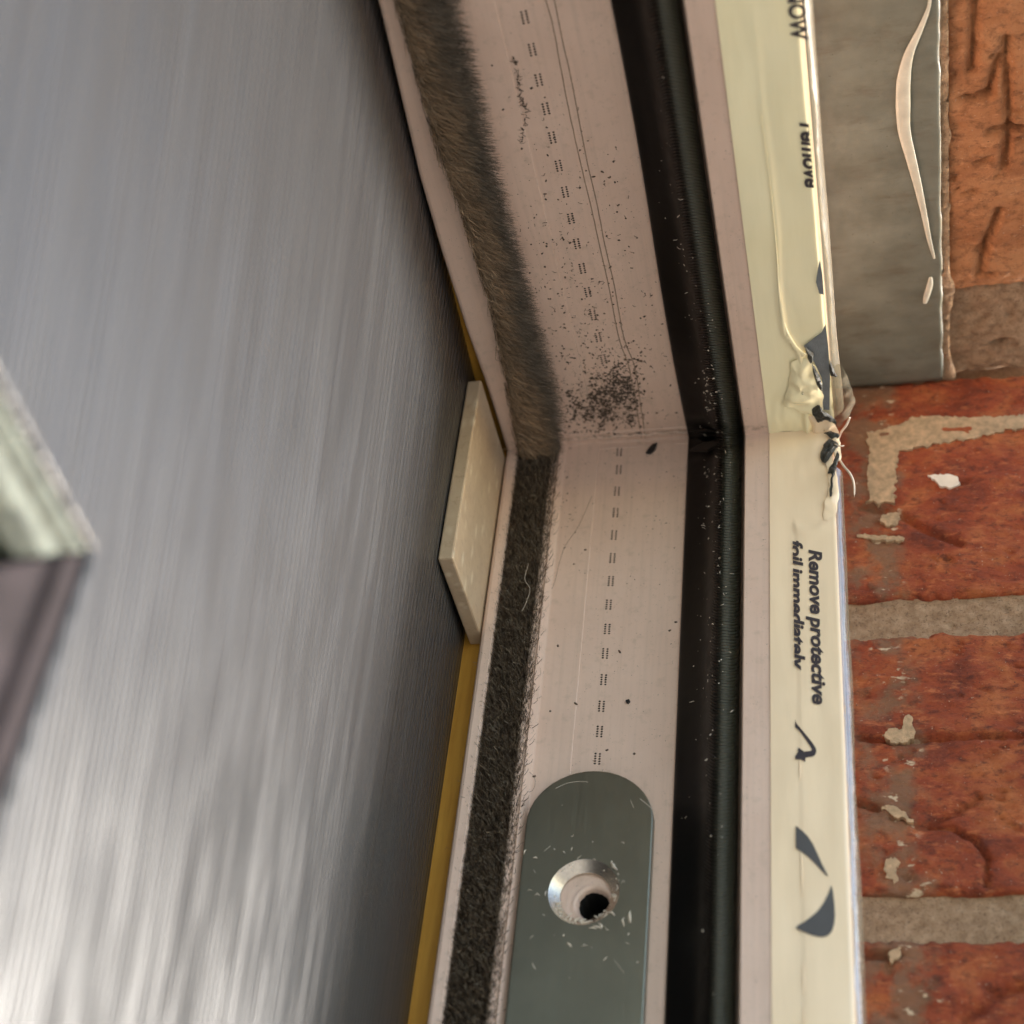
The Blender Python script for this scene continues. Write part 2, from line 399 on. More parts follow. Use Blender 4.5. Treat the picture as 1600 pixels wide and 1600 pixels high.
# raised lip left of the brush; on the sill it bows where the brush pushes it
lipA = np.array([(0, -27.9), (6, -27.9), (24, -28.1), (41, -28.8), (64, -29.1), (85, -28.9), (111, -27.4), (131, -26.3), (170, -24.5), (330, -24.5)])
def lipfn(x, h, s):
    if s < 0 and x < -26: x += np.interp(-s, lipA[:, 0], lipA[:, 1])+27.8
    elif s < 0: x += np.interp(-s, [0, 12, 40, 100, 140], [0, 1.6, 3.6, 2.9, 3.2])
    return x, h
sweep('frame_lip', [(-27.8, -5), (-27.8, 4.0), (-27.4, 4.6), (-26.8, 4.8), (-25.2, 4.7), (-24.8, 4.2), (-24.65, -5)], M_WHITE, frame, fn=lipfn, smooth=False)

# double scored bead line running down the sill floor
def cropA(lst, h=0.0, ox=560.0, oy=0.0, k=2.963): return [A(ox+a/k, oy+b/k, h) for a, b in lst]
L1 = cropA([(850, -60), (868, 0), (903, 130), (940, 330), (985, 560), (1030, 760), (1078, 960), (1115, 1130), (1160, 1330), (1205, 1560)], -0.2) + [A(983, 575, -0.2), A(995, 640, -0.2), A(1002, 684, -0.2)]
L2 = cropA([(893, -60), (908, 0), (943, 180), (978, 330), (1022, 560), (1062, 760), (1108, 960), (1140, 1130), (1186, 1330), (1228, 1560)], -0.2) + [A(992, 575, -0.2), A(1002, 640, -0.2), A(1008, 684, -0.2)]
L1s, L2s = smooth_line(L1, 5), smooth_line(L2, 5)
def jig(ps, a): return [p+np.array([a*nz(p[1]*1.3, p[0], 4.0), 0, 0]) for p in ps]
tube('scored_line', jig(L1s, .08), 0.13, M_SCORE, frame, 6, 0.9, (0, 0, 1))
tube('scored_line', jig(L2s, .08), 0.13, M_SCORE, frame, 6, 0.9, (0, 0, 1))
# weld beads at the mitre
def bead(name, xs, yf, zf, r):
    pts = []
    for x in xs: pts.append((x, yf+0.3*nz(x*0.35, yf*3, 1), zf+0.3*nz(x*0.4, zf*3, 7)))
    return tube(name, pts, [r*(0.8+0.5*abs(nz(x*0.6, r*9, yf))) for x in xs], M_WHITE, frame, 6, 0.8, (0, 1, 0))
xs = np.arange(-13.0, 17.5, 0.5)
bead('weld_bead', xs, 3.2, -0.22, 0.42); bead('weld_bead', xs, 1.6, -0.25, 0.60); bead('weld_bead', xs, -0.15, -0.1, 0.45); bead('weld_bead', xs, -0.22, 1.9, 0.30)

# ---- printed dots: rows of 2 x 5 ink-jet dots
def dots(name, centres, leg):
    V = []; F = []
    for (x, s) in centres:
        for i in (-0.5, 0.5):
            for j in range(-2, 3):
                cx, cs = x+i*0.95, s+j*0.62+i*0.1; b0 = len(V)
                for k in range(7):
                    th = 2*math.pi*k/7; r = 0.235*(0.85+0.3*random.random())
                    u, v = cx+r*1.15*math.cos(th), cs+r*math.sin(th)
                    V.append((u, v, -0.19) if leg == 'A' else (u, -0.19, v))
                F.append(tuple(range(b0, b0+7)))
    o = mesh_np(name, V, F, M_DOT, frame)
    return o
random.seed(5)
ga = [A(px, py, -0.2) for px, py in ((812, -22), (820, 27), (831.7, 77.6), (841.8, 125), (853, 170), (863, 215), (873, 259), (883, 300), (892, 341.5), (901.5, 381), (910, 419.5), (918.4, 456.6), (926.9, 492.8), (934.6, 527), (942.8, 561))]
dots('printed_dots', [(p[0], p[1]) for p in ga], 'A')
gb = [B(px, py, -0.2) for px, py in ((967.6, 706), (966.9, 733.8), (964, 767.5), (961.9, 801), (959.4, 836), (956.9, 871.9), (954.4, 907.8), (951, 944.7), (948.8, 982.8), (945.5, 1021), (943, 1062), (939.7, 1103.5), (936.8, 1143), (933.4, 1185.5))]
dots('printed_dots', [(p[0], p[2]) for p in gb], 'B')

# ---- gasket
def gfn(x, h, s):
    a = math.exp(-((s-1.0)/6.0)**2)
    if 0.8 < h < 9.5: h -= 1.5*a*min(1, h/4)*(1+0.6*nz(x*0.5, s*0.35, 2))
    if s < 0 and x < 20: x += 0.35*math.sin(s*0.05)
    if -9 < s < 10 and h > 2.0: h += 1.6*a*nz(x*0.35, s*0.3, 9)*2
    h += 0.25*nz(x*0.1, s*0.05, 5) if h > 2 else 0
    return x, h
GP = [(16.6, -0.3), (16.7, 0.5), (17.3, 1.1), (19, 2.5), (21, 4.2), (23, 6.0), (24.2, 8.0), (25.2, 9.6), (26.0, 10.7), (26.8, 11.3), (27.8, 11.3), (28.8, 10.8), (29.7, 10.0), (30.4, 8.9), (30.6, 7.0), (30.5, -0.3)]
gts = [0, .6, 1.2, 1.8, 2.6, 3.4, 4.2, 5, 6, 7, 8, 9, 10, 12]+[14+2*i for i in range(80)]+[190, 220, 260, LEN]
gask = sweep('rubber_gasket', GP, M_RUBBER, frame, fn=gfn, smooth=True, ts=gts)
md = gask.modifiers.new('s', 'SUBSURF'); md.levels = 1; md.render_levels = 1
# the mitred join of the gasket: two folded ears
def tri_fold(pts, th, nrm, name='gasket_fold'):
    o = slab(name, pts, nrm, th, M_RUBBER, gask); bevel(o, 0.25, 2); return o
tri_fold([(17.0, 3.4, 1.2), (23.5, 6.6, 5.0), (27.5, 12.0, 10.8), (22.5, 9.0, 6.2)], 0.9, (0, -0.2, 0.9))
tri_fold([(17.2, 1.4, 6.5), (21.5, 5.4, 8.0), (28.0, 11.6, 13.4), (22.5, 6.5, 12.0)], 0.9, (0, 0.9, -0.1))

# ---- brush pile
def fibres(name, roots, tips, mids, wid, cols, parent):
    n = len(roots); k = 4
    P = np.stack([roots, mids*0.5+roots*0.5+(mids-roots)*0.1, mids, tips], 1)       # n,4,3
    d = tips-roots; d /= np.linalg.norm(d, axis=1, keepdims=True)+1e-9
    rv = np.random.RandomState(1).randn(n, 3); rv[:, 0] += 0.0
    a = np.cross(d, rv); a /= np.linalg.norm(a, axis=1, keepdims=True)+1e-9
    wv = np.array([1, .95, .8, .35])[None, :, None]*wid[:, None, None]*0.5
    L = P-a[:, None, :]*wv; Rr = P+a[:, None, :]*wv
    V = np.stack([L, Rr], 2).reshape(-1, 3)*MM
    base = (np.arange(n)*8)[:, None, None]
    q = np.array([[0, 1, 3, 2], [2, 3, 5, 4], [4, 5, 7, 6]])[None]
    F = (base+q).reshape(-1, 4)
    me = bpy.data.meshes.new(name)
    me.vertices.add(len(V)); me.vertices.foreach_set('co', V.astype(np.float32).ravel())
    me.loops.add(F.size); me.loops.foreach_set('vertex_index', F.astype(np.int32).ravel())
    me.polygons.add(len(F)); me.polygons.foreach_set('loop_start', np.arange(0, F.size, 4, dtype=np.int32))
    me.update(calc_edges=True)
    ca = me.color_attributes.new('Col', 'FLOAT_COLOR', 'POINT')
    C4 = np.ones((len(V), 4), np.float32); C4[:, :3] = np.repeat(cols.reshape(-1, 3), 2, axis=0)
    ca.data.foreach_set('color', C4.ravel())
    me.materials.append(M_FIBRE)
    o = bpy.data.objects.new(name, me); COL.objects.link(o); o.parent = parent; return o
rs = np.random.RandomState(7)
# jamb: upright dense dark pile
n = 36000
z = 3.5+rs.rand(n)**1.0*170; z[: int(n*0.12)] = 200+rs.rand(int(n*0.12))*125
x = -20.65+4.3*np.clip(rs.rand(n)*2-1+rs.randn(n)*0.10, -1.05, 1.05)
nzv = np.array([nz(0, 0, a*0.25, 1)+0.5*nz(5, 0, a*0.9, 1) for a in z])
u = (x+20.6)/3.8
roots = np.stack([x, np.full(n, -0.4), z], 1)
ln = 5.0+1.3*rs.rand(n)+0.35*nzv - 0.9*np.abs(u)**3
edge = np.abs(u) > 0.75
tips = roots+np.stack([u*0.55+rs.randn(n)*0.5+edge*u*rs.rand(n)**4*2.2, ln, rs.randn(n)*0.6], 1)
mids = roots*0.22+tips*0.78+rs.randn(n, 3)*0.42
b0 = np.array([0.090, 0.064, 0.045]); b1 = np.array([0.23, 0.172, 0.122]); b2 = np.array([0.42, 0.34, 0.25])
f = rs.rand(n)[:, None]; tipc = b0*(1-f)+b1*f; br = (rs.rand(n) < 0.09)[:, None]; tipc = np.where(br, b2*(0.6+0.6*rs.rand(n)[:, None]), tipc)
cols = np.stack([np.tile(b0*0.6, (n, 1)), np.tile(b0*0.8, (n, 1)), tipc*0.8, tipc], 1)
brush = fibres('brush_seal', roots, tips, mids, 0.10+0.07*rs.rand(n), cols, frame)
brush['label'] = 'upright dark brown pile of the brush seal on the jamb'
# sill: longer pile swept over towards the rebate floor
n = 44000
y = rs.rand(n)**0.95*150-2.0; y[: int(n*0.07)] = 148+rs.rand(int(n*0.07))*180
rx = np.interp(y, [-3, 11, 35, 56, 84, 101, 128, 200], [-25.0, -24.6, -22.4, -21.4, -22.1, -23.4, -23.0, -23])
ex = np.interp(y, [-3, 3, 9, 16, 27, 43, 61, 92, 116, 129, 200], [-17.5, -14.5, -12.6, -11.5, -10.6, -11.0, -11.2, -11.2, -10.4, -10.4, -10.4])
v = rs.rand(n)                      # 0: lies low at the left, 1: reaches the far right
x0 = rx+0.1+4.4*rs.rand(n)*(0.35+0.65*v)
clump = np.array([nz(a*0.22, b*4.0, 3)+0.5*nz(a*0.8, b*6, 8) for a, b in zip(y, v)])
roots = np.stack([x0, y, 1.2+3.0*(1-v)], 1)
span = ex-rx
tipx = rx+span*(0.12+0.88*v**0.75)+rs.randn(n)*0.45+0.5*clump
tipz = 7.2-3.2*v**3+1.0*rs.randn(n)*0.35+0.7*clump+1.2*np.sin(np.pi*v)
sw = -2.2-1.8*rs.rand(n)+1.6*clump
tips = np.stack([tipx, y+sw*(1.2-0.5*v)+rs.randn(n)*0.9, tipz], 1)
mids = roots*0.45+tips*0.55; mids[:, 2] += 1.4+0.4*clump; mids += rs.randn(n, 3)*0.42
tipsrand = rs.rand(n)[:, None]
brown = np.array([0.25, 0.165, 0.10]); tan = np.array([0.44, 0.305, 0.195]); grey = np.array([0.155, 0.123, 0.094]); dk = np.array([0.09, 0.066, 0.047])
wv_ = np.array([nz(a*0.035, 2.0, 0)*0.28 for a in y])
mixv = np.clip((v-0.30+wv_-0.22*np.exp(-(y/22.0)**2))*3.0, 0, 1)[:, None]
lc = brown*(1-tipsrand)+tan*tipsrand*0.8+brown*tipsrand*0.1; rc = grey*(0.7+0.6*tipsrand)
tipc = lc*(1-mixv)+rc*mixv
tipc = tipc*(1+0.35*clump[:, None])
tipc = tipc*(0.55+0.9*rs.rand(n)[:, None]); lk = rs.rand(n) < 0.16; tipc = np.where(lk[:, None], tipc*np.where(rs.rand(n)[:, None] < 0.65, 0.5, 1.35), tipc)
over = rs.rand(n) < 0.16                       # strays that creep left over the lip
roots[over, 0] -= 1.0; mids[over, 0] -= 0.9*rs.rand(over.sum()); mids[over, 2] += 0.6
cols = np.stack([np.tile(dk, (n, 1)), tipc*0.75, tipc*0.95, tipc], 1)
bs = fibres('brush_seal', roots, tips, mids, 0.09+0.08*rs.rand(n)**2, cols, frame)
bs['label'] = 'brown brush pile on the frame head, swept over towards the rebate'
def bfn(x, h, s):
    return x, h
sweep('brush_backing', [(-24.5, -0.55), (-24.5, 0.5), (-17.3, 0.5), (-17.3, -0.55)], simple('brush_backing_brown', (0.03, 0.022, 0.016), 0.9), frame)

# ---- strike plate
PX0, PX1, PH = -13.2, 13.1, 2.4
pc = B(913, 1393, PH); PCX, PCZ = pc[0]-0.1, pc[2]
ztop = B(930, 1204, PH)[2]; pr_ = (PX1-PX0)/2; pcx = (PX0+PX1)/2
V = []; F = []; NS = 96
def plate_out(th):
    c, s = math.cos(th), math.sin(th)   # outline seen from the hole centre
    dx, dz = c, s; lo, hi = 0.0, 400.0
    def inside(x, z):
        if abs(x-pcx) > pr_ or z > 262: return False
        cz = ztop+pr_*0.92
        return z >= cz or ((x-pcx)/pr_)**2+((z-cz)/(pr_*0.92))**2 <= 1
    for _ in range(40):
        mid = (lo+hi)/2
        if inside(PCX+dx*mid, PCZ+dz*mid): lo = mid
        else: hi = mid
    return PCX+dx*lo, PCZ+dz*lo
ths = sorted([2*math.pi*k/NS for k in range(NS)]+[math.atan2(262-PCZ, PX1-PCX-0.001), math.atan2(262-PCZ, PX0-PCX+0.001)])
NS = len(ths)
out = [plate_out(t_) for t_ in ths]
def ring(y, r): return [(PCX+r*math.cos(t_), y, PCZ+r*math.sin(t_)) for t_ in ths]
def outring(y, off):
    return [(x-off*(x-pcx)/pr_ if abs(x-pcx) > 1 else x, y, z+(off if z < ztop+pr_*0.5 else 0)) for x, z in out]
rings = [outring(-0.18, 0), outring(PH-0.25, 0), outring(PH-0.07, 0.07), outring(PH, 0.28), ring(PH, 7.15)]
V = [p for r in rings for p in r]
for q in range(len(rings)-1):
    for k in range(NS): F.append((q*NS+k, q*NS+(k+1) % NS, (q+1)*NS+(k+1) % NS, (q+1)*NS+k))
plate = fixn(mesh_np('strike_plate', V, F, M_STEEL, frame))
plate['label'] = 'round-ended satin steel strike plate with a countersunk screw hole'
rings = [ring(PH+0.004, 7.2), ring(PH-0.12, 7.05), ring(0.55, 5.25), ring(0.45, 5.15), ring(-0.15, 5.1)]
V = [p for r in rings for p in r]; F = []
for q in range(len(rings)-1):
    for k in range(NS): F.append((q*NS+k, q*NS+(k+1) % NS, (q+1)*NS+(k+1) % NS, (q+1)*NS+k))
fixn(mesh_np('countersink', V, F, M_BRIGHT, plate))

# ---- protective film on the outer leg
def film_sheet(name, leg, x0, x1, s0, s1, hfun, mat, parent, nx=20, ds=1.5, sfar=None):
    V = []; F = []; ns = int((s1-s0)/ds)+1; ss = [s0+(s1-s0)*i/(ns-1) for i in range(ns)]
    for s in ss:
        for i in range(nx+1):
            x = x0+(x1-x0)*i/nx; h = hfun(x, s); V.append((x, s, h) if leg == 'A' else (x, h, s))
    for a in range(ns-1):
        for i in range(nx):
            b = a*(nx+1)+i; F.append((b, b+1, b+nx+2, b+nx+1))
    o = mesh_np(name, V, F, mat, parent, True); return o
creaseA = [(p[0], p[1]) for p in [A(q[0], q[1], 12.4) for q in ((1178, 60), (1187, 170), (1201, 270), (1211, 370), (1214, 460), (1222, 520), (1246, 552))]]
cy = [c[1] for c in creaseA][::-1]; cx = [c[0] for c in creaseA][::-1]
def hA(x, s):
    h = 12.35
    if x > 51.6: h -= (x-51.6)**2*0.5
    if x < 38.6: h -= 0.0
    k = np.interp(s, cy, cx); amp = float(np.interp(s, [14, 30, 60, 95, 130], [1.1, .9, .35, .12, 0.0]))
    h += amp*math.exp(-((x-k-0.5)/0.55)**2)
    pk = math.exp(-((s-17)/9.0)**2)
    h += 0.5*pk*(nz(x*0.25, s*0.16, 1)+0.4*nz(x*0.7, s*0.5, 4)) + 0.05*nz(x*0.2, s*0.03, 3)
    return h
fA = film_sheet('protective_film', 'A', 37.4, 52.5, 12.36, 330, hA, M_FILM_BOUNCE, frame, 34, 1.2)
fA['label'] = 'glossy film with painted yellow bounce on the frame head, creased and torn near the corner'
def hB(x, s):
    h = 12.35
    if x > 43.1: h += 0.10*min(1, (x-43.1)/0.15) if s > 42 else 0
    if x > 51.4: h -= (x-51.4)**2*0.8
    pk = math.exp(-((s-26)/11.0)**2)*min(1, max(0, (x-43)/4))
    h += 0.6*pk*(nz(x*0.22, s*0.12, 11)+0.3) + 0.04*nz(x*0.3, s*0.02, 3)
    # puckered step where the overlapping layer starts
    k = 41.5+1.6*math.sin((x-43)*0.5)
    if x > 43: h += 0.35*math.exp(-((s-k)/1.1)**2)
    return h
fB = film_sheet('protective_film', 'B', 37.5, 51.95, 12.36, 330, hB, M_FILM, frame, 34, 1.2)
fB['label'] = 'smooth cream film on the jamb, printed with a warning and arrow'
# thin bright ridges along the overlap seam
rr_ = random.Random(8)
for (z0, z1) in ((118, 131), (144, 150), (152, 162), (101, 106), (176, 190)):
    pts = [(43.15+0.12*nz(zz*0.2, 1), 12.5, zz) for zz in np.linspace(z0, z1, 14)]
    tube('film_seam_ridge', pts, [0.02+0.13*math.sin(math.pi*i/13) for i in range(14)], M_FILM, fB, 6, 0.7)
# loose clear edge hanging off the outer arris
def clear_edge(name, leg, smin, w0, wfun, parent):
    V = []; F = []; ss = [smin+1.5*i for i in range(115)]+[smin+180+20*i for i in range(8)]; n = 9
    for s in ss:
        for i in range(n):
            u = i/(n-1); wv = wfun(s)
            x = w0+wv*math.sin(u*1.9)+0.22*nz(u*3, s*0.045, 2)*u
            h = 12.15-4.2*u**1.5+0.5*nz(u*2.0, s*0.05, 7)*u
            V.append((x, s, h) if leg == 'A' else (x, h, s))
    for a in range(len(ss)-1):
        for i in range(n-1):
            b = a*n+i; F.append((b, b+1, b+n+1, b+n))
    return mesh_np(name, V, F, M_CLEAR, parent, True)
clear_edge('loose_film_edge', 'A', 16.0, 52.5, lambda s: 2.0+0.5*nz(s*0.03, 5), fA)
clear_edge('loose_film_edge', 'B', 24.0, 52.0, lambda s: 1.75+0.3*nz(s*0.03, 9), fB)
for k, (leg, s0, s1, xo) in enumerate((('A', 18, 70, 53.3), ('A', 22, 200, 52.4), ('A', 60, 200, 53.7), ('B', 30, 200, 52.6), ('B', 26, 200, 53.5), ('B', 90, 160, 53.0))):
    ps = []
    for i in range(40):
        s = s0+(s1-s0)*i/39; x = xo+0.25*nz(s*0.05, k*3.0); h = 11.4-0.3*k % 1.0
        ps.append((x, s, h) if leg == 'A' else (x, h, s))
    tube('film_edge_pleat', ps, [0.05+0.13*abs(nz(i*0.2, k*7.0)) for i in range(40)], M_CLEAR, fA if leg == 'A' else fB, 6, 1.0)

# crumpled, torn film at the corner
def crumple(name, poly_px, leg, h0, amp, seed, mat, parent, n=22, freq=0.22, lift=1.6):
    P = [A(px, py, h0) if leg == 'A' else B(px, py, h0) for px, py in poly_px]
    c = sum(P)/len(P); K = 48; ringv = []
    SP = smooth_line(P+[P[0]], 8)[:-1]
    V = [c]; F = []
    for r in range(1, n+1):
        for p in SP:
            V.append(c+(p-c)*(r/n))
    m2 = len(SP)
    for k in range(m2): F.append((0, 1+k, 1+(k+1) % m2))
    for r in range(n-1):
        for k in range(m2): F.append((1+r*m2+k, 1+r*m2+(k+1) % m2, 1+(r+1)*m2+(k+1) % m2, 1+(r+1)*m2+k))
    ax = 2 if leg == 'A' else 1; W = []
    for i, p in enumerate(V):
        r = ((i-1)//m2+1)/n if i else 0
        q = np.array(p, float)
        rid = 1-abs(nz(q[0]*freq, q[1]*freq, q[2]*freq+seed))*2.2
        d = amp*(rid*0.8+0.6*nz(q[0]*freq*2.3, q[1]*freq*2.3, q[2]*freq*2.3+seed*2))+lift*(1-r**3)
        q[ax] += d; q[0] += 0.3*nz(q[1]*0.6, q[2]*0.6, seed*3)
        W.append(q)
    return mesh_np(name, W, F, mat, parent, True)
crumple('crumpled_film', [(1236, 563), (1262, 560), (1283, 590), (1286, 640), (1268, 648), (1240, 636), (1224, 630), (1232, 600)], 'A', 12.5, 0.7, 3.1, M_FILM_BOUNCE, fA, lift=1.0)
crumple('crumpled_film', [(1296, 590), (1312, 566), (1328, 598), (1336, 632), (1322, 652), (1306, 668), (1298, 640)], 'A', 11.5, 0.8, 8.3, M_CLEAR, fA, lift=0.8)
crumple('crumpled_film', [(1262, 650), (1290, 652), (1310, 672), (1300, 690), (1276, 680)], 'A', 12.8, 0.5, 5.9, M_FILM, fA, lift=0.5)
# folded crease band
cr = [A(px, py, 12.7) for px, py in ((1189, 180), (1203, 285), (1213, 390), (1217, 455), (1224, 505), (1240, 540), (1256, 556))]
cr = smooth_line(cr, 8)
tube('film_crease', cr, [0.04+0.75*(i/len(cr))**2 for i in range(len(cr))], M_FILM_BOUNCE, fA, 8, 0.35, (0, 0, 1))
# printed grey panel of the film near the tear
def patch(name, px, leg, h, mat, parent, th=0.12):
    P = [A(a, b, h) if leg == 'A' else B(a, b, h) for a, b in px]
    return slab(name, P, (0, 0, 1) if leg == 'A' else (0, 1, 0), th, mat, parent)
patch('printed_grey_panel', [(1256, 540), (1284, 519), (1290, 506), (1294, 540), (1297, 590), (1296, 640), (1286, 640), (1284, 590), (1272, 565)], 'A', 12.75, M_FOILG, fA)
patch('printed_grey_panel', [(1281, 405), (1285, 430), (1287, 460), (1280, 458), (1275, 440), (1277, 425)], 'A', 12.55, M_FOILG, fA)
scr = [((1258, 540), (1270, 552), (1268, 566), (1262, 560)), ((1268, 568), (1280, 585), (1286, 610), (1276, 600)), ((1268, 640), (1278, 632), (1286, 640), (1300, 650), (1306, 662), (1290, 656), (1276, 658)),
       ((1296, 560), (1306, 580), (1308, 588), (1298, 584))]
for k, p in enumerate(scr): crumple('torn_scrap', p, 'A', 13.3+0.15*k, 0.45, 20.0+k, M_SCRAP, fA, n=8, freq=0.6, lift=0.5)
scr = [((1288, 676), (1300, 674), (1312, 682), (1302, 688)), ((1296, 686), (1310, 694), (1300, 712), (1290, 724), (1282, 716), (1286, 698)), ((1308, 706), (1311, 716), (1303, 745), (1300, 774), (1296, 772), (1299, 742), (1293, 740), (1302, 722))]
for k, p in enumerate(scr): crumple('torn_scrap', p, 'B', 13.0+0.15*k, 0.45, 30.0+k, M_SCRAP, fB, n=8, freq=0.6, lift=0.5)
crumple('torn_scrap', ((1292, 690), (1306, 678), (1312, 690), (1314, 716), (1306, 722), (1300, 704), (1294, 712)), 'B', 12.7, 0.4, 41.0, M_FILM, fB, n=8, freq=0.5, lift=0.4)
crumple('crumpled_film', [(1286, 700), (1300, 715), (1310, 760), (1306, 806), (1286, 812), (1290, 780), (1296, 745)], 'B', 12.4, 0.25, 2.2, M_FILM, fB, lift=0.5)
# fine plastic strands
def strand(name, px, leg, h, r, mat, parent):
    P = smooth_line([A(a, b, h+dh) if leg == 'A' else B(a, b, h+dh) for a, b, dh in px], 6)
    n_ = len(P); return tube(name, P, [r*(0.35+0.65*math.sin(math.pi*min(1, (i+2)/n_*1.0))**0.5 if i < n_-2 else r*0.3) for i in range(n_)], mat, parent, 6)
strand('torn_strand', ((1311, 716, 0), (1318, 728, .5), (1328, 740, 1), (1334, 755, .5), (1335, 777, 0)), 'B', 12.0, 0.28, M_SWARF, fB)
strand('torn_strand', ((1328, 652, 0), (1322, 665, .5), (1314, 676, .8), (1310, 690, .2)), 'A', 11.6, 0.25, M_SWARF, fA)
strand('torn_strand', ((1304, 694, 0), (1312, 697, .5), (1320, 696, .3)), 'B', 13.4, 0.2, M_SWARF, fB)

# ---- printing on the film
def text_mesh(name, body_, size, start, leg, h, mat, parent, shear=0.25, bold=0.034, sx=1.0, clip=None):
    cu = bpy.data.curves.new(name, 'FONT'); cu.body = body_; cu.size = 1; cu.shear = shear; cu.offset = bold; cu.space_character = 0.99; cu.space_word = 0.72
    cu.resolution_u = 4
    to = bpy.data.objects.new(name, cu); COL.objects.link(to); bpy.context.view_layer.update()
    dg = bpy.context.evaluated_depsgraph_get(); me = bpy.data.meshes.new_from_object(to.evaluated_get(dg))
    bpy.data.objects.remove(to); bpy.data.curves.remove(cu)
    # local text x -> along leg, text y -> +X
    for v in me.vertices:
        tx, ty = v.co.x*size*sx, v.co.y*size
        X_ = start[0]+ty; S_ = start[1]+(tx if leg == 'B' else -tx)
        v.co = (X_*MM, S_*MM, h*MM) if leg == 'A' else (X_*MM, h*MM, S_*MM)
    me.materials.clear(); me.materials.append(mat); me.update()
    if clip:
        b = bmesh.new(); b.from_mesh(me)
        for (co, no) in clip:
            bmesh.ops.bisect_plane(b, geom=b.verts[:]+b.edges[:]+b.faces[:], plane_co=[c*MM for c in co], plane_no=no, clear_outer=True)
        b.to_mesh(me); b.free()
    o = bpy.data.objects.new(name, me); COL.objects.link(o); o.parent = parent
    return o
HT = 12.62
p0, p1 = B(1258, 858, HT), B(1275, 1086, HT)
text_mesh('printed_text', 'Remove protective', 3.85, (p0[0]+0.85, p0[2]), 'B', HT, M_INK, fB, sx=1.37)
p2 = B(1243, 843, HT)
text_mesh('printed_text', 'foil immediately', 3.75, (41.95, p2[2]), 'B', HT, M_INK, fB, sx=1.45, clip=[((42.45, 0, 0), (-1, 0, 0))])
pa = A(1237, 52, HT)
text_mesh('printed_text', 'NOW', 4.2, (pa[0]-0.1, pa[1]+9.2), 'A', HT, M_INK, fA, sx=0.95, shear=0.1, clip=None)
pa = A(1259, 190, HT)
text_mesh('printed_text', 'remove', 4.6, (50.6, pa[1]), 'A', HT, M_INK, fA, sx=1.1, clip=[((52.2, 0, 0), (1, 0, 0))])
def ink(name, px, mat, leg='B', h=12.60):
    P = [B(a, b, h) if leg == 'B' else A(a, b, h) for a, b in px]
    o = mesh_np(name, P, [tuple(range(len(P)))], mat, fB); return o
def c7(l): return [(1100+a/3.2, 1100+b/3.2) for a, b in l]
ink('printed_arrow', c7([(456, 75), (462, 97), (484, 122), (540, 190), (560, 222), (562, 238), (556, 254), (544, 262), (508, 268), (506, 290), (484, 276), (457, 276), (456, 262), (470, 240), (470, 218), (482, 224), (500, 238), (535, 234), (540, 226), (532, 212), (475, 130), (456, 116)]), M_INK)
ink('printed_emblem', c7([(459, 608), (490, 632), (520, 662), (546, 702), (566, 746), (590, 800), (622, 862), (612, 858), (590, 836), (560, 802), (525, 768), (490, 740), (459, 720)]), M_INKG)
ink('printed_emblem', c7([(637, 906), (645, 940), (652, 1000), (655, 1060), (651, 1100), (640, 1136), (622, 1156), (600, 1165), (575, 1165), (540, 1156), (500, 1140), (461, 1122), (466, 1110), (500, 1090), (535, 1065), (570, 1034), (600, 992), (622, 948)]), M_INKG)

# ================================================================== DOOR LEAF
leaf = empty('door_leaf', 'brown woodgrain door leaf with a glazed opening, blurred on the left', 'door', (-54, 0, 0))
GY, GZ = 160.0, 164.5; LX = -33.4
def local(o, par):
    o.matrix_parent_inverse = Matrix.Translation(-par.location); return o
poly = [(-8, -8), (340, -8), (340, GZ), (GY, GZ), (GY, 340), (-8, 340)]
lf = slab('leaf_panel', [(LX, a, b) for a, b in poly], (-1, 0, 0), 44, M_LEAF, leaf); bevel(lf, 0.6, 2); local(lf, leaf)
def strip(name, prof2, leg, mat):
    V = []; n = len(prof2)
    for e in (0, 1):
        for (x, d) in prof2:
            if leg == 'A': V.append((x, (GY+d if e == 0 else 340), GZ+d))
            else: V.append((x, GY+d, (GZ+d if e == 0 else 340)))
    F = [(i, (i+1) % n, n+(i+1) % n, n+i) for i in range(n)]+[tuple(range(n)), tuple(range(n, 2*n))[::-1]]
    o = fixn(mesh_np(name, V, F, mat, leaf)); local(o, leaf); return bevel(o, 0.35, 2)
BP = [(LX-0.8, 0.05), (LX-0.9, 2.2), (LX-3.2, 3.4), (LX-3.6, 5.4), (LX-10, 11.5), (LX-12, 11.8), (LX-22, 11.8), (LX-22, 0.05)]
BPA = [(LX-0.8, 0.05), (LX-0.9, 1.2), (LX-2.6, 2.0), (LX-3.0, 4.0), (LX-5.5, 5.2), (LX-7, 5.3), (LX-18, 5.3), (LX-18, 0.05)]
BPB = [(LX-0.8, 0.05), (LX-1.2, 3.0), (LX-2.6, 4.0), (LX-4.0, 14.0), (LX-6.0, 15.5), (LX-8, 24.0), (LX-18, 24.0), (LX-18, 0.05)]
strip('glazing_bead', BPA, 'A', simple('pale_bead_highlight', (0.13, 0.145, 0.125), 0.4, var=0.5, nscale=0.3, bump=0.6)); strip('glazing_bead', BPB, 'B', M_BEAD)  # head bead's sky highlight put into a paler colour
local(box('glass_pane', LX-12, LX-8.4, GY+2, 338, GZ+2, 338, M_GLASS, leaf), leaf)

leaf.rotation_euler = (0, 0, 0)
LEAF_TILT = 0.044
for o_ in leaf.children:
    for v_ in o_.data.vertices: v_.co.x += LEAF_TILT*max(0.0, v_.co.y)

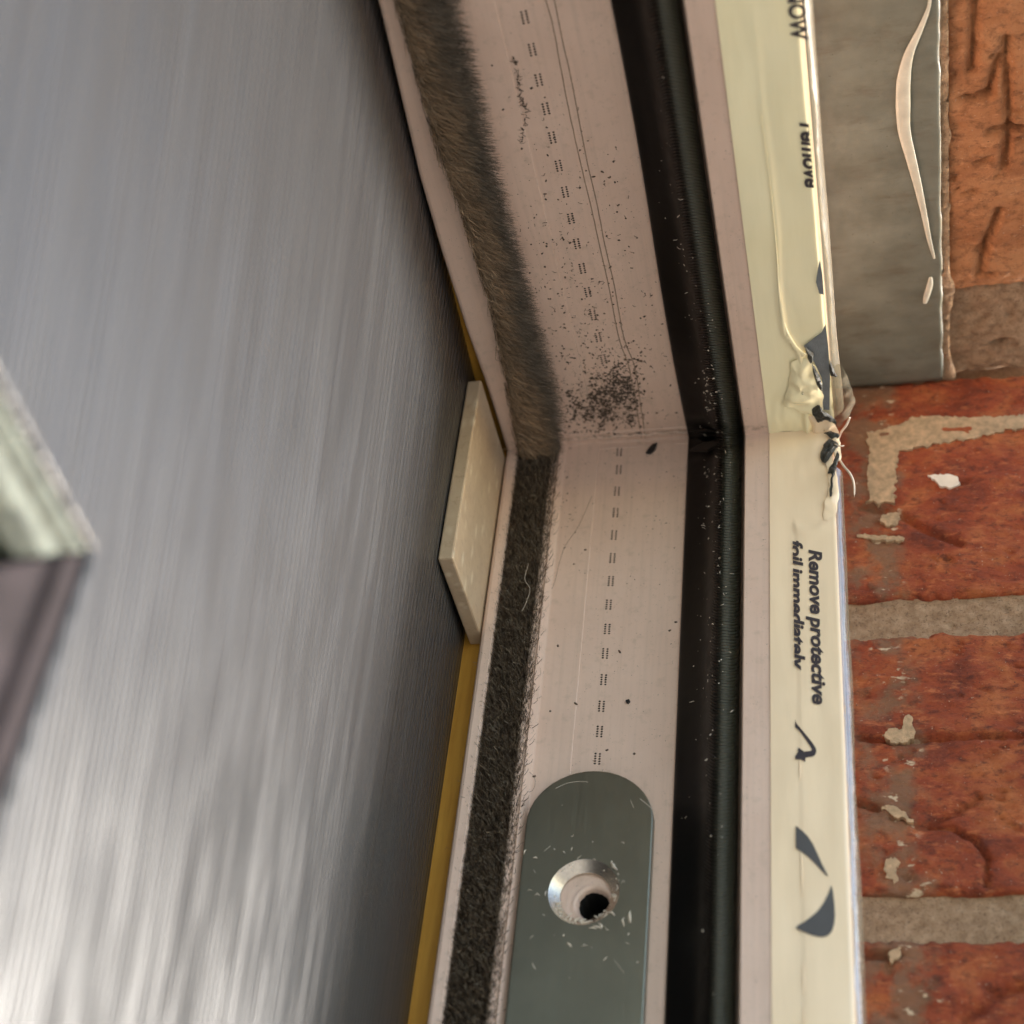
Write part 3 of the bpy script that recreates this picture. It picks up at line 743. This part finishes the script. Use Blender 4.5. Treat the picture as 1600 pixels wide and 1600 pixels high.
# ================================================================== YELLOW TIMBER PACKERS, CREAM PAD
tk = box('timber_strip', -33.2, -27.9, -14, -0.6, -0.5, 300, M_TIMBER); tag(tk, 'yellow timber strip standing along the jamb beside the dark brush', 'timber strip', 'yellow timber strips')
tk = box('timber_strip', -33.2, -27.9, -0.5, 320, -14, -0.6, M_TIMBER); tag(tk, 'yellow timber strip showing thinly beside the frame head lip above the cream packer', 'timber strip', 'yellow timber strips')
pad = box('plastic_packer', -31.6, -28.15, -0.55, 30.8, 6.4, 60.6, M_PAD, None, 0.45)
tag(pad, 'cream plastic corner packer wedged between brown door leaf and frame', 'packer')

# ================================================================== BRICKWORK
def fieldface(name, u0, u1, v0, v1, du, wpos, mat, parent, amp=0.6, seed=0.0, rnd=1.6, cracks=(), wob=0.5, depth=12, pits=0.8, umax=None, plane='B'):
    "rough face: u = X, v = Z (jamb wall, plane='B') or Y (sill, plane='A'); w = height out of the wall"
    us = list(np.arange(u0, min(u1, umax or u1), du))+([] if not umax or umax >= u1 else list(np.arange(umax, u1, 6)))+[u1]
    vs_ = list(np.arange(v0, v1, du))+[v1]
    V = []; F = []; nu, nv = len(us), len(vs_)
    for j, v_ in enumerate(vs_):
        for i, u_ in enumerate(us):
            h = amp*0.9*fbm(u_*0.6, v_*1.3, seed, 0.07, 6)+0.35*amp*fbm(u_*0.5, v_*1.3, seed+9, 0.5, 5)
            pn = fbm(u_*0.55, v_*1.2, seed+30, 0.3, 4)
            if pn > 0.5: h -= pits*(pn-0.5)*3.0
            eu = min(u_-u0, u1-u_); ev = min(v_-v0, v1-v_)
            for e in (eu, ev):
                e2 = e+0.9*fbm(u_, v_, seed+50, 0.35, 3)
                if e2 < rnd: h -= (rnd-max(e2, -0.5))**2/rnd*0.75
            for (pl, wd, dp) in cracks:
                d = 99
                for a, b in zip(pl[:-1], pl[1:]):
                    ax_, ay_ = a; bx_, by_ = b; tt = max(0, min(1, ((u_-ax_)*(bx_-ax_)+(v_-ay_)*(by_-ay_))/((bx_-ax_)**2+(by_-ay_)**2)))
                    d = min(d, math.hypot(u_-ax_-tt*(bx_-ax_), v_-ay_-tt*(by_-ay_)))
                d += 0.35*nz(u_*0.7, v_*0.7, seed)
                if d < wd*2: h -= 1.9*dp*math.exp(-(d/wd)**2)
            wu = wob*fbm(u_, v_, seed+70, 0.12, 3) if (i in (0, nu-1)) else 0
            wv = wob*1.6*fbm(u_, v_, seed+80, 0.09, 4)*(1-min(1, ev/4.0))
            V.append((u_+wu, v_+wv, wpos+h))
    for j in range(nv-1):
        for i in range(nu-1):
            a = j*nu+i; F.append((a, a+1, a+nu+1, a+nu))
    base = len(V); rim = [i for i in range(nu)]+[j*nu+nu-1 for j in range(1, nv)]+[(nv-1)*nu+i for i in range(nu-2, -1, -1)]+[j*nu for j in range(nv-2, 0, -1)]
    for r in rim: V.append((V[r][0], V[r][1], wpos-depth))
    n_ = len(rim)
    for k in range(n_): F.append((rim[k], rim[(k+1) % n_], base+(k+1) % n_, base+k))
    F.append(tuple(base+k for k in range(n_)))
    W = [(a, c, b) for a, b, c in V] if plane == 'B' else [(a, b, c) for a, b, c in V]
    return fixn(mesh_np(name, W, F, mat, parent, True))
wall = empty('brick_wall', 'red brick wall reveal with sandy mortar joints beside the frame', 'brick wall', (52, -10, -24))
def L(o): return local(o, wall)
cr2 = [[(q[0], q[2]) for q in [B(a, b, -10) for a, b in pl]] for pl in (((1345, 1152), (1400, 1158), (1470, 1152), (1600, 1148)), ((1430, 1290), (1480, 1292), (1520, 1310), (1543, 1340), (1540, 1380)), ((1450, 1287), (1490, 1270), (1530, 1245)),
       ((1330, 1250), (1370, 1262)), ((1345, 790), (1400, 800), (1450, 830), (1500, 850)), ((1340, 1490), (1385, 1492)), ((1505, 1590), (1560, 1550), (1600, 1540)))]
C = [(pl, wd, dp) for pl, wd, dp in zip(cr2, (0.7, 0.6, 0.55, 0.8, 1.0, 0.8, 1.0), (1.1, 0.9, 0.7, 1.2, 0.9, 1.3, 0.9))]
L(fieldface('brick', 50, 106, -23.6, 45.0, 0.62, -10, M_BRICK, wall, 1.0, 1.0, cracks=[C[4]], umax=None))
L(fieldface('brick', 50, 106, 55.4, 118.4, 0.62, -10, M_BRICK, wall, 1.0, 7.0, cracks=[C[0], C[1], C[2], C[3]], umax=None))
L(fieldface('brick', 50, 106, 128.4, 193, 0.62, -10, M_BRICK, wall, 1.0, 13.0, cracks=[C[5], C[6]], umax=None))
L(fieldface('brick', 50, 106, 203, 268, 1.5, -10, M_BRICK, wall, 1.0, 19.0, umax=80))
L(fieldface('mortar_joint', 50, 105, 43.0, 57.5, 0.7, -11.6, M_MORTAR, wall, 0.7, 23.0, rnd=0.2, umax=None))
L(fieldface('mortar_joint', 50, 105, 116.5, 130.5, 0.7, -11.7, M_MORTAR, wall, 0.7, 29.0, rnd=0.2, umax=None))
L(fieldface('mortar_joint', 50, 105, 191.5, 204.5, 1.5, -11.2, M_MORTAR, wall, 0.7, 31.0, rnd=0.2, umax=80))
L(box('wall_core', -120, 104, -1200, -20, -30, 1900, M_MORTAR, wall))
# smeared mortar on the lowest brick: an L of old render
def blob_slab(name, px, mat, h=-9.6, th=0.4, seed=0.0, rag=0.7, lift=0.5):
    P = []
    pts = [B(a, b, -9.5) for a, b in px]
    pts.append(pts[0])
    if len(px) < 12: pts = smooth_line(pts, 5)
    for a, b in zip(pts[:-1], pts[1:]):
        n_ = max(2, int(np.linalg.norm(b-a)/0.5))
        for k in range(n_):
            q = a+(b-a)*k/n_; P.append((q[0]+rag*fbm(q[0], q[2], seed, 0.8, 3), q[2]+rag*fbm(q[0], q[2], seed+5, 0.8, 3)))
    b = bmesh.new(); vv = [b.verts.new((x*MM, (h+th*0.6)*MM, z*MM)) for x, z in P]
    f_ = b.faces.new(vv); 
    r = bmesh.ops.extrude_face_region(b, geom=[f_]); 
    for v_ in r['geom']:
        if isinstance(v_, bmesh.types.BMVert): v_.co.y -= 3*MM
    bmesh.ops.recalc_face_normals(b, faces=b.faces)
    me = bpy.data.meshes.new(name); b.to_mesh(me); b.free(); me.materials.append(mat)
    o = bpy.data.objects.new(name, me); COL.objects.link(o); o.parent = wall; bevel(o, 0.35, 3, 40); return L(o)
blob_slab('mortar_smear', [(1356, 678), (1385, 670), (1408, 664), (1425, 652), (1470, 650), (1560, 652), (1620, 646), (1620, 668), (1570, 672), (1530, 684), (1470, 692), (1430, 700), (1404, 706), (1399, 730), (1397, 784), (1358, 784)], M_SMEAR, seed=2, rag=1.0)
blob_slab('mortar_smear', [(1450, 743), (1470, 741), (1496, 744), (1498, 756), (1480, 761), (1462, 752)], M_SWARF, h=-9.7, seed=3)
blob_slab('mortar_smear', [(1376, 806), (1400, 802), (1404, 818), (1384, 822)], M_SMEAR, h=-9.7, seed=4)
blob_slab('mortar_smear', [(1340, 833), (1370, 836), (1410, 838), (1404, 846), (1370, 843), (1345, 840)], M_SMEAR, h=-9.7, seed=5)
blob_slab('mortar_smear', [(1378, 1148), (1394, 1138), (1410, 1140), (1416, 1118), (1426, 1122), (1426, 1152), (1402, 1162)], M_SMEAR, h=-9.7, seed=6)
blob_slab('mortar_smear', [(1376, 1260), (1400, 1262), (1425, 1280), (1424, 1286), (1400, 1276)], M_SMEAR, h=-9.7, seed=7, rag=.8)
blob_slab('mortar_smear', [(1384, 1345), (1398, 1338), (1402, 1365), (1396, 1380), (1386, 1368)], M_SMEAR, h=-9.8, seed=8, rag=1.0)
blob_slab('mortar_smear', [(1392, 1484), (1408, 1480), (1404, 1500), (1390, 1498)], M_SMEAR, h=-9.8, seed=9, rag=.6)

sill = empty('brick_lintel', 'orange pitted brick with crumbling mortar, at the upper right', 'brick', (80, 20, -24))
def S(o): return local(o, sill)
cr3 = [[(q[0], q[1]) for q in [A(a, b, -24) for a, b in pl]] for pl in (((1525, -20), (1522, 50), (1518, 110)), ((1548, 205), (1600, 200)), ((1572, 60), (1576, 200), (1570, 260)), ((1545, 150), (1555, 110), (1560, 90)), ((1560, 330), (1540, 380), (1530, 430)))]
S(fieldface('brick', 79.6, 106, 18.5, 234, 0.75, -24, M_BRICK_O, sill, 1.0, 41.0, cracks=[(c, 0.8, 1.3) for c in cr3], umax=None, plane='A', pits=1.3))
S(fieldface('mortar_joint', 79.2, 105, -9.6, 19.5, 0.7, -25.5, M_MORTAR, sill, 1.6, 47.0, rnd=0.2, umax=None, plane='A', pits=2.5))
S(fieldface('mortar_joint', 78.2, 80.8, -9.6, 190, 0.5, -22.7, M_MORTAR, sill, 1.0, 51.0, rnd=0.5, plane='A', wob=1.5))
S(box('lintel_core', -120, 104, -1200, 900, -900, -34, M_MORTAR, sill))

# grey membrane strip between frame and brick
def hm(x, s): return -22.0+0.35*fbm(x, s, 3.0, 0.05, 3)+0.10*fbm(x, s, 8.0, 0.4, 3)-(0.12*max(0, x-77.8)**1.5)
V = []; F = []; xs2 = np.linspace(50, 78.9, 40); ss2 = list(np.arange(-8.8, 175, 1.2))+[200, 260, 330]
for s in ss2:
    for x in xs2: V.append((x+0.25*fbm(x, s, 1, 0.2, 2)*(x > 78), s, hm(x, s)))
nx_ = len(xs2)
for j in range(len(ss2)-1):
    for i in range(nx_-1): a = j*nx_+i; F.append((a, a+1, a+nx_+1, a+nx_))
memb = mesh_np('membrane_strip', V, F, M_MEMB, None, True)
md = memb.modifiers.new('s', 'SOLIDIFY'); md.thickness = 0.8*MM; md.offset = -1
tag(memb, 'flat dull grey damp-proof strip between the frame and orange brick', 'membrane')
# sealant streak
ps = [((1453, -12), .25), ((1451, 12), .35), ((1438, 45), .6), ((1420, 85), 1.0), ((1412, 125), 1.45), ((1411, 165), 1.55), ((1413, 205), 1.35), ((1424, 250), 1.1), ((1434, 290), .9), ((1444, 335), .65), ((1452, 375), .5), ((1460, 404), .25)]
P = smooth_line([A(a[0], a[1], -21.4) for a, _ in ps], 6); rr2 = np.interp(np.linspace(0, len(ps)-1, len(P)), range(len(ps)), [r for _, r in ps])
sea = tube('sealant_streak', P, rr2*(1+0.0), M_SEAL, None, 12, 0.22, (0, 0, 1)); tag(sea, 'long curved white sealant streak smeared on grey strip', 'sealant')
P = smooth_line([A(a, b, -21.5) for a, b in ((1454, 433), (1453, 445), (1448, 462), (1445, 474))], 6)
sea = tube('sealant_streak', P, [0.25+0.5*math.sin(math.pi*(i+1)/(len(P)+2)) for i in range(len(P))], M_SEAL, None, 10, 0.4, (0, 0, 1)); tag(sea, 'short white sealant dab on grey strip, below the long streak', 'sealant')

# ================================================================== DEBRIS
def seat(c, leg):
    c = list(c); k = 2 if leg == 'A' else 1
    if -13.4 < c[0] < -5.45 and c[k] < 0.05: c[k] = 0.01
    return c
class Crumbs:
    def __init__(s): s.V = []; s.F = []
    def add(s, c, r, leg, seed):
        c = seat(c, leg)
        rg = random.Random(seed); b = len(s.V); k = 6; el = 1+rg.random()*0.9; an = rg.random()*math.pi
        for j in range(k):
            th = 2*math.pi*j/k; q = r*(0.65+0.6*rg.random()); u, v = q*el*math.cos(th), q*math.sin(th)
            du, dv = u*math.cos(an)-v*math.sin(an), u*math.sin(an)+v*math.cos(an)
            s.V.append((c[0]+du, c[1]+(dv if leg == 'A' else 0), c[2]+(0 if leg == 'A' else dv)))
        top = np.array(c, float); top[2 if leg == 'A' else 1] += r*0.8; s.V.append(tuple(top))
        for j in range(k): s.F.append((b+j, b+(j+1) % k, b+k))
    def curl(s, c, r, ln, leg, seed):
        c = seat(c, leg)
        rg = random.Random(seed); an = rg.random()*2*math.pi; cv = (rg.random()-0.5)*3.0; n = 6; b = len(s.V)
        p = np.array([0.0, 0.0])
        for j in range(n):
            t_ = j/(n-1); a = an+cv*t_; w_ = r*math.sin(math.pi*(0.12+0.8*t_))
            nn = np.array([-math.sin(a), math.cos(a)])
            for sg in (-1, 0, 1):
                q = p+nn*w_*sg; up = (0.0 if sg else r*0.9)+0.25*ln*math.sin(math.pi*t_)*0.4
                if leg == 'A': s.V.append((c[0]+q[0], c[1]+q[1], c[2]+up))
                else: s.V.append((c[0]+q[0], c[1]+up, c[2]+q[1]))
            a += (rg.random()-0.5)*1.1
            p = p+np.array([math.cos(a), math.sin(a)])*ln/n
        for j in range(n-1):
            for i in range(2): a_ = b+j*3+i; s.F.append((a_, a_+1, a_+4, a_+3))
    def build(s, name, mat): return mesh_np(name, s.V, s.F, mat)
rg = random.Random(11)
cr_ = Crumbs(); k = 0
for i in range(5200):                              # dense drift near the corner, in clumps
    px = rg.gauss(945, 42); py = rg.gauss(612, 48)
    if py > 680 or px < 872+0.12*(680-py) or px > 1062: continue
    dens = math.exp(-((px-965)/30)**2-((py-600)/32)**2)+0.9*math.exp(-((px-925)/42)**2-((py-640)/26)**2)+0.8*math.exp(-((px-990)/10)**2-((py-640)/34)**2)+0.05
    dens *= 0.25+1.5*max(0, 0.35+fbm(px, py, 3, 0.06, 3))
    if px > 1008: dens *= 0.12
    if rg.random() > dens: continue
    p = A(px, py, -0.2); cr_.add(p, 0.05+0.36*rg.random()**2.8, 'A', i)
    if rg.random() < 0.3: cr_.curl(p, 0.05+0.08*rg.random(), 0.3+0.9*rg.random(), 'A', i+3)
for i in range(1500):                              # scatter thinning up the head
    py = 680-abs(rg.gauss(0, 210)); px = rg.gauss(925-(660-py)*0.14, 70)
    if py < -10 or px < 850-(660-py)*0.25 or px > 1065-(680-py)*0.16: continue
    cr_.add(A(px, py, -0.2), 0.05+0.24*rg.random()**3.5, 'A', i+5000)
    if rg.random() < 0.15: cr_.curl(A(px, py, -0.2), 0.06, 0.5+0.8*rg.random(), 'A', i+31)
for i in range(150):                               # a few on the jamb
    px = rg.uniform(868, 1060); py = 700+abs(rg.gauss(0, 110))
    cr_.add(B(px, py, -0.2), 0.04+0.12*rg.random()**3, 'B', i+12000)
for i in range(60):
    cr_.add(B(rg.uniform(860, 905), rg.gauss(790, 40), -0.1), 0.05+0.18*rg.random()**2, 'B', i+13000)
for (a, b) in ((897, 882), (968, 1018), (915, 860), (1046, 985), (1056, 972), (872, 1010), (900, 1100), (860, 1112), (948, 1172), (991, 1178), (835, 1214)):
    cr_.add(B(a, b, -0.2), 0.3, 'B', a)
d = cr_.build('dirt_specks', M_DIRT); tag(d, 'dark gritty dirt specks drifted into the white frame corner', 'dirt', kind='stuff')

sw = Crumbs()
def gh(x): return float(np.interp(x, [g[0] for g in GP[:11]], [g[1] for g in GP[:11]]))
for i in range(230):                               # on the gasket
    x = min(29.5, max(17.5, rg.gauss(24.5, 2.2))); s = abs(rg.gauss(0, 60))
    leg = 'A' if rg.random() < 0.42 else 'B'; h = gh(x)+0.12
    if leg == 'B': s = abs(rg.gauss(0, 55))+3
    p = (x, h+s, h) if leg == 'A' else (x, h, h+s)
    if rg.random() < 0.6: sw.add(p, 0.05+0.10*rg.random()**2, leg, i)
    else: sw.curl(p, 0.05+0.06*rg.random(), 0.5+0.9*rg.random(), leg, i)
for i in range(24):
    x = rg.gauss(24.0, 1.2); s = rg.gauss(16, 4); h = gh(x)+0.15
    sw.add((x, h+s, h), 0.14+0.10*rg.random(), 'A', i+400)
d = sw.build('white_swarf', M_SWARF); tag(d, 'fine white drilling swarf scattered over the black gasket', 'swarf', kind='stuff')
sw = Crumbs()
for i in range(46):                                # on the steel plate, around the hole
    an = rg.random()*2*math.pi; r = 8.2+abs(rg.gauss(0, 6)); x = PCX+r*math.cos(an)*0.8; z_ = PCZ+r*math.sin(an)*0.9+2
    if abs(x) > 12.4 or z_ < 103: continue
    if rg.random() < 0.55: sw.add((x, PH, z_), 0.06+0.12*rg.random(), 'B', i)
    else: sw.curl((x, PH+0.02, z_), 0.05+0.08*rg.random(), 0.7+1.5*rg.random(), 'B', i+77)
for (a, b, r, ln) in ((965, 1360, 0.5, 3.2), (940, 1450, 0.35, 2.2), (985, 1443, 0.55, 3.2), (975, 1448, .3, 2.5), (920, 1450, .3, 2), (935, 1442, .4, 2), (950, 1425, .35, 2.2), (895, 1440, .3, 2), (840, 1341, .3, 1.2), (822, 1328, .22, 1.3), (970, 1316, .15, 1.2), (886, 1473, .35, 1.4)):
    sw.curl(B(a, b, PH+0.05), r*0.65, ln, 'B', a*3)
for i in range(60):
    an = math.pi*(0.02+0.96*rg.random()); r = 5.4+1.6*rg.random()
    sw.curl((PCX+r*math.cos(an), 0.7+(r-5.4)*0.8, PCZ+r*math.sin(an)), 0.12+0.12*rg.random(), 0.8+0.9*rg.random(), 'B', i+900)
d = sw.build('white_swarf', M_SWARF); tag(d, 'curly white plastic shavings around the countersunk hole on the steel plate', 'swarf', kind='stuff')
for (pts, rr0) in ((((868, 1232), (885, 1224), (905, 1221), (919, 1222)), .05), (((1000, 1248), (1010, 1256), (1019, 1264)), .07), (((850, 1330), (860, 1322)), .04), (((960, 1500), (975, 1520)), .03), (((985, 1250), (990, 1262)), .04)):
    P = smooth_line([B(a, b, PH+0.01) for a, b in pts], 5)
    tube('scratch', P, rr0, M_SWARF, plate, 5, 0.3)
def chip(name, c, leg, pts, h, mat, label, cat):
    P = [np.array(c)+np.array((a, b if leg == 'A' else 0, 0 if leg == 'A' else b)) for a, b in pts]
    o = slab(name, P, (0, 0, 1) if leg == 'A' else (0, 1, 0), h, mat); bevel(o, 0.12, 2); return tag(o, label, cat)
chip('rubber_crumb', B(1018, 703, -0.2), 'B', ((-1.3, 1.3), (-.6, -.2), (.2, -1.4), (1.4, -1.8), (1.0, .2), (.4, 1.0), (-.2, 1.6)), 0.7, M_BLACK, 'jagged black rubber crumb at the mitre beside the gasket', 'crumb')
chip('rubber_crumb', B(981, 1097, -0.2), 'B', ((-.5, -.3), (.3, -.6), (.6, .1), (.2, .6), (-.3, .4)), 0.4, M_BLACK, 'tiny black crumb lying on the white jamb above the steel plate', 'crumb')
th_ = cropA([(722, 275), (730, 300), (738, 352), (735, 370), (750, 420), (752, 455), (768, 490), (775, 520), (765, 575), (762, 620), (750, 668)], 0.1)
P = smooth_line(th_, 6); tc_ = Crumbs(); rg = random.Random(4)
for i, p in enumerate(P):
    if nz(i*0.31, 6.1) > 0.22: continue
    q = (p[0]+rg.gauss(0, 0.12), p[1]+rg.gauss(0, 0.15), 0.0)
    tc_.add(q, 0.06+0.16*rg.random()**2, 'A', i); tc_.curl(q, 0.04+0.05*rg.random(), 0.7+0.8*rg.random(), 'A', i+7)
o = tc_.build('dirt_thread', M_DIRT); tag(o, 'wispy broken dark dirt thread on the white frame head beside the printed dots', 'thread')
def hair(px, h, r, mat, label):
    P = smooth_line([B(a, b, h+dh) for a, b, dh in px], 6); o = tube('loose_fibre', P, r, mat, None, 5); return tag(o, label, 'fibre')
hair(((815, 955, 0), (822, 942, .5), (828, 920, .8), (820, 905, 1), (826, 880, .6)), 5.2, 0.045, M_SWARF, 'pale curled fibre caught on the edge of the dark brush')
hair(((848, 880, 0), (862, 920, .1), (880, 860, .2), (905, 820, .1), (925, 775, 0)), 0.06, 0.035, M_DIRT, 'faint long curved hair on the white jamb beside the dark brush')
hair(((790, 1205, 0), (815, 1200, .5), (835, 1215, .3), (832, 1235, 0), (812, 1240, 0)), 0.3, 0.035, M_DIRT, 'thin looping hair on the jamb left of the plate end')

# ================================================================== GROUND (out of view, added below the camera to bounce light up)
t = NT('pale_bounce_sheet')
t.set('Base Color', t.ramp(t.noise(0.004, 5), [(0.3, (0.46, 0.37, 0.27)), (0.7, (0.56, 0.46, 0.34))])).set('Roughness', 0.9)
gm = bpy.data.meshes.new('ground'); gm.from_pydata([(-60, -60, 1.95), (60, -60, 1.95), (60, 60, 1.95), (-60, 60, 1.95)], [], [(0, 1, 2, 3)]); gm.materials.append(t.m)
go = bpy.data.objects.new('ground', gm); COL.objects.link(go); tag(go, kind='structure')

# turn the whole build the right way up
bpy.context.view_layer.update()
FLIP = Matrix.Rotation(math.pi, 4, 'X')
for o in list(SC.objects):
    if o.parent is None and o.name != 'sun': o.matrix_world = FLIP @ o.matrix_world
